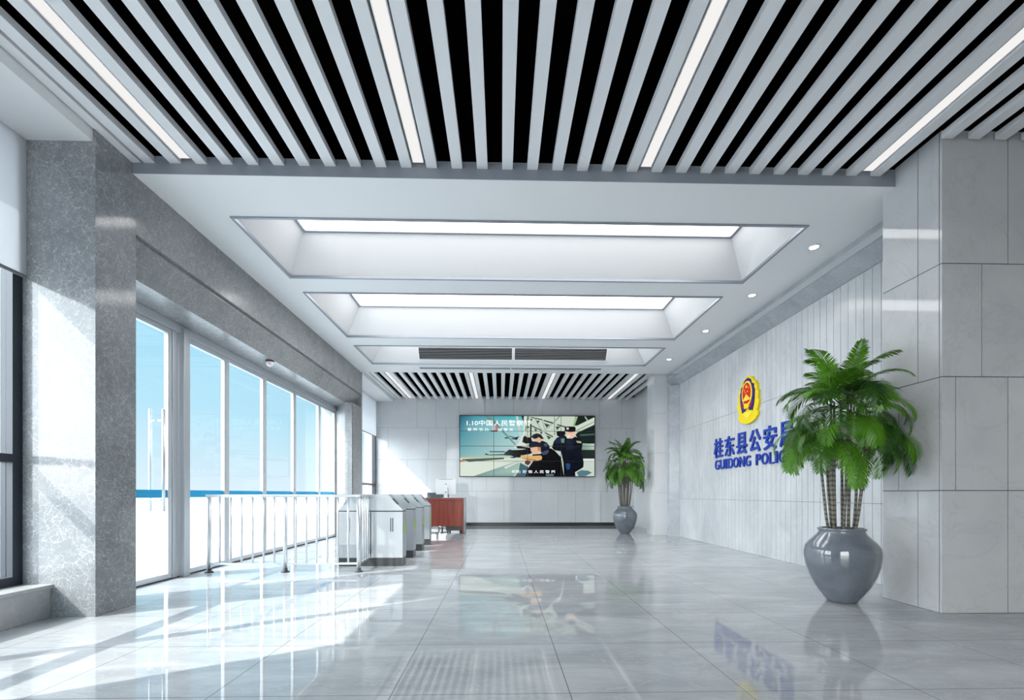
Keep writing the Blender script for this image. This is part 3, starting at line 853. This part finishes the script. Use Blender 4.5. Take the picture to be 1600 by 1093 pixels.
# front officer
shp(z2((560, 650), (690, 640), (740, 600), (800, 570), (850, 550), (910, 585), (1010, 690), (1060, 1000), (455, 1000), (475, 900), (545, 800), (590, 740)), (5, 6, 9))
shp(z2((700, 620), (800, 575), (830, 600), (790, 650), (720, 660)), (62, 74, 98))
shp(z2((520, 535), (690, 522), (697, 590), (640, 632), (580, 642), (535, 600)), (226, 184, 156))
shp(z2((640, 535), (690, 528), (694, 585), (660, 600)), (190, 130, 100))
shp(z2((505, 500), (555, 440), (640, 447), (700, 500), (695, 535), (620, 530), (520, 545)), (24, 30, 46))
shp(z2((310, 525), (360, 518), (420, 528), (530, 545), (540, 575), (420, 560), (330, 557)), (10, 11, 14))
shp(z2((130, 625), (200, 572), (260, 582), (400, 575), (520, 560), (560, 625), (520, 645), (400, 665), (370, 700), (290, 698), (230, 670), (120, 665)), (8, 8, 11))
shp(z1((715, 870), (1060, 872), (1080, 900), (715, 895)), (46, 62, 68))
shp(z1((615, 935), (650, 920), (690, 950), (1060, 935), (1060, 965), (720, 968), (610, 958)), (28, 34, 38))
shp(z2((375, 690), (385, 662), (560, 672), (690, 665), (717, 690), (705, 735), (640, 750), (520, 742), (400, 715)), (224, 176, 112))
shp(z2((390, 712), (520, 738), (640, 748), (600, 735), (470, 715)), (150, 95, 50))
shp(z2((445, 765), (470, 742), (525, 750), (545, 785), (495, 820), (450, 805)), (112, 48, 32))
shp(z2((525, 785), (545, 782), (540, 815), (525, 815)), (220, 210, 195))
shp(z2((775, 960), (900, 960), (900, 1000), (775, 1000)), (84, 110, 120))
# blocks in the caption
shp(z1((790, 300), (895, 300), (895, 395), (790, 395)), [(225, 220, 225), (200, 20, 20), (200, 30, 30), (225, 215, 220)])
shp(z1((738, 398), (890, 395), (890, 422), (738, 422)), (8, 6, 8))
me = bpy.data.meshes.new('screen'); me.from_pydata([tuple(Vector(v) - ORG[tv.name]) for v in pv], [], pf)
ca = me.color_attributes.new('Col', 'FLOAT_COLOR', 'POINT')
for i, c in enumerate(pc): ca.data[i].color = srgb(*c)
me.materials.append(M_screen)
o = bpy.data.objects.new('screen', me); C.objects.link(o); o.parent = tv
# captions
def cap(body, x0, x1, y0, y1, off):
    me = text_mesh(body, off, 0.0)
    def pt(x, y): return (SX0 + (x - 718.3) / 210.7 * (SX1 - SX0), SZ1 - (y - 649.3) / 95.2 * (SZ1 - SZ0))
    (a, b), (c, d) = pt(x0, y1), pt(x1, y0)
    fit(me, c - a, d - b, lambda u, v, w: Vector((a + u, YT - 0.0098, b + v)) - ORG[tv.name])
    me.materials.clear(); me.materials.append(M_caption)
    o = bpy.data.objects.new('caption', me); C.objects.link(o); o.parent = tv
cap('1.10中国人民警察节', 728.8, 828.5, 655.8, 664.8, 0.007)
cap('警 察 节 日', 729.8, 762, 668.4, 673.6, 0.004)
cap('城 警 官', 778, 801, 668.4, 673.6, 0.004)
cap('致 敬 人 民 警 察', 816, 867.3, 735, 739.8, 0.004)
cap('祝贺|', 799, 812, 735, 740, 0.004)
m = MB()
for k in (1, 2, 3):
    x = SX0 + (SX1 - SX0) * k / 4; m.box(x - .006, x + .006, YT - .0112, YT - .0102, SZ0, SZ1)
    z = SZ0 + (SZ1 - SZ0) * k / 4; m.box(SX0, SX1, YT - .0116, YT - .0113, z - .006, z + .006)
m.build('panel_seams', M_seam, tv)

# ------------------------------------------------------------------ potted palms
def frond_mesh(seed, L, elev, droop, ll):
    """a feather leaf that starts at the origin, leaves along +X at `elev` and bends down by `droop` (radians in all)"""
    rnd = random.Random(seed)
    m = MB()
    n = 26
    p = Vector((0, 0, 0)); a = elev
    pts, tang = [], []
    for i in range(n + 1):
        t = i / n
        pts.append(p.copy()); d = Vector((math.cos(a), 0.05 * math.sin(3 * t + seed), math.sin(a))).normalized(); tang.append(d)
        p = p + d * (L / n); a -= droop / n * (0.35 + 1.3 * t)
    m.tube(pts[::2], [0.0065 * (1 - 0.8 * i / (len(pts[::2]) - 1)) for i in range(len(pts[::2]))], 5)
    N = 33
    for i in range(N):
        t = 0.16 + 0.84 * i / (N - 1)
        k = min(int(t * n), n - 1); fr = t * n - k
        b = pts[k].lerp(pts[min(k + 1, n)], min(fr, 1)); tg = tang[k]
        side = Vector((0, 1, 0)); up = side.cross(tg) * -1
        if up.dot(Vector((0, 0, 1))) < 0 and abs(tg.z) < 0.8: up = -up
        up = tg.cross(side); 
        prof = (0.30 + 0.95 * math.sin(PI * min(1, (t + 0.12) * 0.86)) ** 0.8) * (1 if t < .93 else .7)
        ln = ll * prof * rnd.uniform(0.9, 1.08)
        for sg in (1, -1):
            fw = 0.75 + 0.55 * t + rnd.uniform(-.12, .12)
            dr = (side * sg + tg * fw + up * (-0.22 + 0.34 * (1 - t))).normalized()
            w = 0.0052 + 0.001 * rnd.random()
            wd = tg.cross(dr).cross(dr).normalized() if False else (tg - dr * tg.dot(dr)).normalized()
            sag = Vector((0, 0, -1)) * ln
            q0 = b; q1 = b + dr * ln * .4 - Vector((0, 0, .03 * ln)); q2 = b + dr * ln * .75 + sag * .10; q3 = b + dr * ln + sag * .24
            i0 = m.add([q0 + wd * w * .4, q0 - wd * w * .4, q1 + wd * w, q1 - wd * w, q2 + wd * w * .75, q2 - wd * w * .75, q3])
            m.smooth = True
            m.face((i0, i0 + 1, i0 + 3, i0 + 2)); m.face((i0 + 2, i0 + 3, i0 + 5, i0 + 4)); m.face((i0 + 4, i0 + 5, i0 + 6))
            m.smooth = False
    return m

TURN = 1.9
def make_palm(loc, label):
    root = thing('potted_palm', label, 'potted plant', loc, 'palms in big glazed pots')
    X, Y, Z = loc
    prof = [(0.10, 0.0), (0.118, 0.006), (0.135, 0.03), (0.175, 0.085), (0.222, 0.16), (0.262, 0.25), (0.288, 0.34), (0.299, 0.42), (0.300, 0.47), (0.290, 0.515), (0.262, 0.555), (0.226, 0.592), (0.197, 0.622), (0.183, 0.645),
            (0.180, 0.656), (0.187, 0.664), (0.192, 0.672), (0.190, 0.681), (0.182, 0.686), (0.172, 0.684), (0.166, 0.672), (0.164, 0.63), (0.164, 0.60)]
    MB().lathe(prof, loc, 64).build('pot', M_pot, root)
    MB().lathe([(0.163, 0.61), (0.16, 0.635), (0.10, 0.648), (0.03, 0.652)], loc, 32).build('soil', M_soil, root)
    rnd = random.Random(11)
    variants = []
    for s_, (L, el, dp, ll) in enumerate([(0.55, 1.3, 1.5, .125), (0.60, 1.0, 2.0, .135), (0.70, .8, 2.45, .16), (0.76, .5, 2.1, .165), (0.76, .2, 1.75, .165), (0.70, -0.15, 1.35, .16), (0.54, 1.45, 1.0, .115)]):
        mb_ = frond_mesh(s_ + 3, L, el, dp, ll)
        me_ = bpy.data.meshes.new('frond'); me_.from_pydata(mb_.v, [], mb_.f)
        me_.materials.append(M_leaf)
        for p_, sm in zip(me_.polygons, mb_.sm): p_.use_smooth = sm
        variants.append(me_)
    def put(v, pos, az, roll=0.0, sc_=1.0):
        o = bpy.data.objects.new('frond', variants[v]); C.objects.link(o); o.parent = root
        o.location = Vector(pos) - Vector(loc)
        o.rotation_euler = Euler((roll, rnd.uniform(-.12, .12), az), 'XYZ')
        # keep the crown clear of the column beside it, whichever way the plant is turned
        lim = rnd.uniform(.47, .60)
        for it in range(24):
            mt = Matrix.Translation(o.location) @ o.rotation_euler.to_matrix().to_4x4() @ Matrix.Scale(sc_, 4)
            far = max(math.hypot(*(mt @ q.co).xy) for q in variants[v].vertices)
            col = max(max((mt @ q.co).dot(d) for q in variants[v].vertices) for d in (Vector((1, 0, 0)), Vector((math.cos(TURN), -math.sin(TURN), 0))))
            if far <= lim and col <= 0.49: break
            sc_ *= 0.972; o.rotation_euler.y += 0.042
        o.scale = (sc_, sc_, sc_)
    nc = 14
    for c in range(nc):
        u = (c + .5) / nc
        az = c * 2.39996 + rnd.uniform(-.15, .15)
        rr = .05 + .20 * u ** .8; top = 1.96 - .40 * u + rnd.uniform(-.03, .03)
        r0 = .05 + .25 * rr
        pts = []
        for i in range(9):
            t = i / 8
            q = r0 + (rr - r0) * (t ** 0.75)
            pts.append((X + q * math.cos(az + .15 * t), Y + q * math.sin(az + .15 * t), Z + 0.635 + (top - 0.635) * t))
        rad = [.0125 - .003 * i / 8 for i in range(9)]
        MB().tube(pts, rad, 8).build('cane', M_cane, root)
        p = pts[-1]
        inner = u < .3
        sets = [6, 0, 1, 0, 1, 2, 1] if inner else ([2, 1, 3, 2, 3, 1, 4] if u < .65 else [3, 4, 2, 3, 4, 5, 3])
        for f in range(7):
            v = sets[f]
            if inner: faz = az + 2 * PI * f / 7 + rnd.uniform(-.4, .4)
            else: faz = az + (f - 3) * (.52 if u < .65 else .44) + rnd.uniform(-.2, .2)
            put(v, (p[0], p[1], p[2] - .015 * f), faz, rnd.uniform(-.35, .35), rnd.uniform(.88, 1.06))
    return root
palm = make_palm((3.17, 4.09, 0.0), 'big leafy palm in a blue-grey glazed pot by the near right column')
p2 = copy_tree(palm)
p2.location = (3.13, 11.22, 0.0); p2.rotation_euler.z = TURN
p2['label'] = 'leafy palm in a blue-grey glazed pot by the back wall, right of the screen'

# ------------------------------------------------------------------ railing
rl = thing('barrier_railing', 'L-shaped stainless steel railing in front of the nearest turnstile', 'railing', (-1.82, 5.79, 0))
YR = 5.79
PXs = [-3.708, -2.752, -1.82]
for x in PXs:
    m = MB(); m.tube([(x, YR, .03), (x, YR, .955)], .025, 16)
    p = m.build('post', M_rail, rl)
    MB().lathe([(.05, 0.0), (.05, .012), (.03, .016), (.028, .05), (.02, .052)], (x, YR, 0), 20).build('base_foot', M_dark, p)
YE = 6.225
MB().box(PXs[0] - .03, PXs[2] + .03, YR - .03, YR + .03, .955, .99).box(PXs[2] - .03, PXs[2] + .03, YR + .03, YE, .955, .99).build('handrail', M_rail, rl, .006)
MB().box(PXs[0], PXs[2], YR - .012, YR + .012, .095, .12).box(PXs[2] - .012, PXs[2] + .012, YR + .012, YE, .095, .12).build('bottom_rail', M_rail, rl)
for a, b in ((PXs[0], PXs[1]), (PXs[1], PXs[2])):
    for k in range(1, 7):
        x = a + (b - a) * k / 7
        MB().tube([(x, YR, .12), (x, YR, .955)], .0125, 10).build('baluster', M_rail, rl)
for k in range(1, 5):
    y = YR + (YE - YR) * k / 4.4
    MB().tube([(PXs[2], y, .12), (PXs[2], y, .955)], .0125, 10).build('baluster', M_rail, rl)

# ------------------------------------------------------------------ turnstiles
def make_turnstile(x1, y0, label):
    x0, D = x1 - .885, .22
    t = thing('turnstile', label, 'turnstile', ((x0 + x1) / 2, y0 + D / 2, 0), 'row of stainless turnstiles')
    zs = .765
    box('plinth', M_plinth, (x0 + .004, x1 - .004, y0 + .004, y0 + D - .004, 0, .115), t)
    body = box('cabinet', M_steel, (x0, x1, y0, y0 + D, .115, zs - .012), t, .004)
    box('seam', M_dark, (x0 + .003, x1 - .003, y0 + .003, y0 + D - .003, zs - .012, zs), t)
    pr_ = [(x0, zs), (x1, zs), (x1, zs + .012), (x1 - .205, .992), (x0 + .205, .992), (x0, zs + .012)]
    lid = MB().prism(pr_, lambda u, v, w: (u, w, v), y0, y0 + D).build('lid', M_steel, t, .003)
    xm = (x0 + x1) / 2
    box('door_gap', M_dark, (xm - .006, xm + .006, y0 - .0015, y0 + .001, .13, zs - .015), t)
    for xx in (xm - .305, xm + .29):
        for d in (-.014, .014):
            box('handle_slot', M_dark, (xx + d - .006, xx + d + .006, y0 - .002, y0 + .001, .475, .665), body)
    # reader window on each slope
    for sgn, xe in ((1, x1), (-1, x0)):
        a = Vector((xe - sgn * .15, 0, .933)); b = Vector((xe - sgn * .075, 0, .851))
        nn = Vector((sgn * (.992 - zs - .012), 0, .205)).normalized() * .005
        m = MB()
        ya, yb = y0 - .003, y0 + .10
        i = m.add([(a.x, ya, a.z), (b.x, ya, b.z), (b.x, yb, b.z), (a.x, yb, a.z)] + [(a.x + nn.x, ya, a.z + nn.z), (b.x + nn.x, ya, b.z + nn.z), (b.x + nn.x, yb, b.z + nn.z), (a.x + nn.x, yb, a.z + nn.z)])
        for q in ((0, 1, 2, 3), (7, 6, 5, 4), (0, 4, 5, 1), (1, 5, 6, 2), (2, 6, 7, 3), (3, 7, 4, 0)): m.face([i + j for j in q])
        m.build('card_reader', M_dark, lid)
        m = MB(); nn2 = nn * 1.4; ya, yb = y0 + .035, y0 + .09
        a2 = a.lerp(b, .12) + nn; b2 = a.lerp(b, .88) + nn
        i = m.add([(a2.x, ya, a2.z), (b2.x, ya, b2.z), (b2.x, yb, b2.z), (a2.x, yb, a2.z)] + [(a2.x + nn2.x - nn.x, ya, a2.z + nn2.z - nn.z), (b2.x + nn2.x - nn.x, ya, b2.z + nn2.z - nn.z), (b2.x + nn2.x - nn.x, yb, b2.z + nn2.z - nn.z), (a2.x + nn2.x - nn.x, yb, a2.z + nn2.z - nn.z)])
        for q in ((0, 1, 2, 3), (7, 6, 5, 4), (0, 4, 5, 1), (1, 5, 6, 2), (2, 6, 7, 3), (3, 7, 4, 0)): m.face([i + j for j in q])
        m.build('reader_window', M_greendark, lid)
        box('indicator_light', M_green, (xe - .001, xe + .004, y0 + .10, y0 + .14, .46, .58) if sgn > 0 else (xe - .004, xe + .001, y0 + .10, y0 + .14, .46, .58), body)
    return t
tn = make_turnstile(-1.355, 6.235, 'stainless turnstile nearest the camera, behind the end of the railing')
for k, (y, lab) in enumerate([(7.04, 'second stainless turnstile from the railing'), (7.90, 'third stainless turnstile from the railing'), (8.79, 'farthest stainless turnstile, in front of the wooden desk')]):
    c = copy_tree(tn); c.location.y += y - 6.235; c.location.x -= 0.012 * (k + 1); c['label'] = lab

# ------------------------------------------------------------------ desk, monitor, chair
DX0, DX1, DY0, DY1, DZ1 = -2.62, -0.93, 11.33, 12.05, .895
dk = thing('reception_desk', 'red-brown wooden desk standing behind the turnstiles', 'desk', ((DX0 + DX1) / 2, (DY0 + DY1) / 2, 0))
box('desktop', M_wood, (DX0, DX1, DY0 - .01, DY1, DZ1 - .06, DZ1), dk, .004)
box('modesty_panel', M_wood, (DX0 + .05, DX1 - .05, DY0 + .02, DY0 + .05, .18, DZ1 - .06), dk)
for x in (DX0, DX1 - .05):
    s_ = box('side_panel', M_wood, (x, x + .05, DY0, DY1, .012, DZ1 - .06), dk, .003)
    box('edge_strip', M_alu, (x + .05, x + .056, DY0 + .003, DY1 - .01, .012, DZ1 - .003) if x > -1.5 else (x - .006, x, DY0 + .003, DY1 - .01, .012, DZ1 - .003), s_)
    for y in (DY0 + .05, DY1 - .08): box('foot', M_dark, (x + .01, x + .04, y, y + .03, 0, .012), s_)
pd = box('drawer_unit', M_plinth, (-1.40, -1.00, DY0 + .12, DY1 - .06, .06, .70), dk)
for z in (.08, .29, .50): box('drawer_front', M_wood, (-1.39, -1.01, DY1 - .06, DY1 - .045, z, z + .19), pd)
for x in (-1.37, -1.06):
    for y in (DY0 + .15, DY1 - .12): box('foot', M_dark, (x, x + .04, y, y + .04, 0, .06), pd)

MXc, MY = -1.43, 11.72
mo = thing('computer_monitor', 'white computer monitor seen from behind on the wooden desk', 'monitor', (MXc, MY, DZ1))
m = MB(); m.box(MXc - .26, MXc + .26, MY, MY + .02, .985, 1.385)
h = m.build('housing', M_white, mo, .008)
box('top_vent', M_grey, (MXc - .18, MXc + .18, MY - .002, MY + .004, 1.368, 1.378), h)
MB().lathe([(.018, 0), (.018, -.003), (.006, -.003)], (MXc, MY, 1.25), 20, 'Y').build('logo', M_grey, h)
box('screen_glass', M_dark, (MXc - .25, MXc + .25, MY + .02, MY + .022, .995, 1.375), h)
m = MB(); m.prism([(MXc - .055, DZ1), (MXc + .055, DZ1), (MXc + .045, 1.17), (MXc - .045, 1.17)], lambda u, v, w: (u, w, v), MY - .045, MY - .03)
m.box(MXc - .04, MXc + .04, MY - .032, MY, 1.12, 1.16)
s_ = m.build('stand', M_alu, mo, .004)
MB().lathe([(.02, 0), (.02, -.003), (.004, -.003)], (MXc, MY - .045, 1.04), 20, 'Y').build('cable_hole', M_grey, s_)
box('stand_foot', M_alu, (MXc - .10, MXc + .10, MY - .06, MY + .14, DZ1, DZ1 + .008), mo, .003)

ch = thing('office_chair', 'grey padded office chair on castors behind the wooden desk', 'chair', (-1.75, 12.62, 0))
cx, cy = -1.75, 12.62
bk = MB(); 
bk.box(cx - .36, cx + .26, cy + .22, cy + .30, .52, 1.035); bk.build('backrest', M_chairgrey, ch, .03)
box('seat', M_chairgrey, (cx - .30, cx + .24, cy - .26, cy + .24, .43, .52), ch, .03)
MB().tube([(cx - .03, cy, .09), (cx - .03, cy, .43)], .03, 14).build('gas_column', M_dark, ch)
box('back_bracket', M_dark, (cx - .06, cx + .02, cy + .18, cy + .23, .41, .75), ch)
for k in range(5):
    a = 2 * PI * k / 5 + .3
    e_ = (cx - .03 + .30 * math.cos(a), cy + .30 * math.sin(a), .085)
    l_ = MB().tube([(cx - .03, cy, .10), e_], [.028, .018], 8).build('base_leg', M_chrome, ch)
    m = MB(); m.lathe([(.02, -.02), (.034, -.018), (.034, .018), (.02, .02)], (e_[0], e_[1], .034), 16, 'X'); m.build('castor', M_dark, l_)

# ------------------------------------------------------------------ dome camera
cm = thing('dome_camera', 'small white dome security camera under the marble beam above the doors', 'security camera', (-3.52, 6.92, 3.03))
MB().lathe([(.060, 0), (.060, -.020), (.055, -.024)], (-3.52, 6.92, 3.03), 28).build('mount_ring', M_dark, cm)
MB().lathe([(.054, -.024), (.056, -.04), (.050, -.065), (.036, -.085), (.015, -.095)], (-3.52, 6.92, 3.03), 28).build('dome', M_white, cm)
MB().lathe([(.009, 0.0), (.008, -.010), (.003, -.012)], (-3.50, 6.868, 2.972), 14, 'Y').build('lens', M_red, cm)

# ------------------------------------------------------------------ world, sun, camera
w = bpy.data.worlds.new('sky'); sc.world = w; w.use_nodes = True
nt = w.node_tree; nt.nodes.clear()
out = nt.nodes.new('ShaderNodeOutputWorld'); bg = nt.nodes.new('ShaderNodeBackground')
tc = nt.nodes.new('ShaderNodeTexCoord'); sp = nt.nodes.new('ShaderNodeSeparateXYZ'); rp = nt.nodes.new('ShaderNodeValToRGB')
nt.links.new(tc.outputs['Generated'], sp.inputs[0]); nt.links.new(sp.outputs[2], rp.inputs[0])
el = rp.color_ramp.elements
el[0].position = 0.0; el[0].color = (0.86, 0.93, 0.97, 1)
el[1].position = 1.0; el[1].color = (0.36, 0.58, 0.86, 1)
for p_, c_ in ((0.04, (0.78, 0.90, 0.96, 1)), (0.16, (0.56, 0.83, 0.94, 1)), (0.32, (0.44, 0.76, 0.91, 1))):
    q = el.new(p_); q.color = c_
# sunward sky glow, out of view behind the camera, added to fill the room
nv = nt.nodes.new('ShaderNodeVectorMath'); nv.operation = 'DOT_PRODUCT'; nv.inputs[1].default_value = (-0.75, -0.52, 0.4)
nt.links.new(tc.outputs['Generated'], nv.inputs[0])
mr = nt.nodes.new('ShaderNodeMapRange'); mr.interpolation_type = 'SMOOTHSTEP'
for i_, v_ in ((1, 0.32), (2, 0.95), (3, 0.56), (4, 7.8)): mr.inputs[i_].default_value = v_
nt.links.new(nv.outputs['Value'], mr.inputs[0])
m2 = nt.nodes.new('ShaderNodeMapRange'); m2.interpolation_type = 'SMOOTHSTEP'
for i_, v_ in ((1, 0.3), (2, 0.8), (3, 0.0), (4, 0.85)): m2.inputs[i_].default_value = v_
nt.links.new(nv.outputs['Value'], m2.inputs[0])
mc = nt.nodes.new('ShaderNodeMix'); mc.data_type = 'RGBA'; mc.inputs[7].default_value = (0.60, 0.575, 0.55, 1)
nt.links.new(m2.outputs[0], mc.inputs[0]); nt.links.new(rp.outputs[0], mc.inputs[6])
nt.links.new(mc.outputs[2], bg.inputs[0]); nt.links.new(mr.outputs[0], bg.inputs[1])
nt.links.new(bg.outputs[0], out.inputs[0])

sd = bpy.data.lights.new('sun', 'SUN'); sd.energy = 3.3; sd.angle = math.radians(0.5); sd.color = (1.0, 0.925, 0.83)
so = bpy.data.objects.new('sun', sd); C.objects.link(so)
so.rotation_euler = Vector((2.02, 1.21, -2.0)).to_track_quat('-Z', 'Y').to_euler()
so.location = (-20, -10, 20)

cd = bpy.data.cameras.new('camera'); cd.sensor_width = 36.0; cd.lens = 700.0 / 1600.0 * 36.0
cd.shift_y = (771.0 - 546.5) / 1600.0
cd.clip_start = 0.05; cd.clip_end = 500
co = bpy.data.objects.new('camera', cd); C.objects.link(co)
co.location = (0, 0, 1.0); co.rotation_euler = (PI / 2, 0, -0.025)
sc.camera = co
sc.view_settings.view_transform = 'Standard'; sc.view_settings.look = 'None'
sc.view_settings.gamma = 1.0; sc.view_settings.use_curve_mapping = False
sc.view_settings.exposure = 1.02
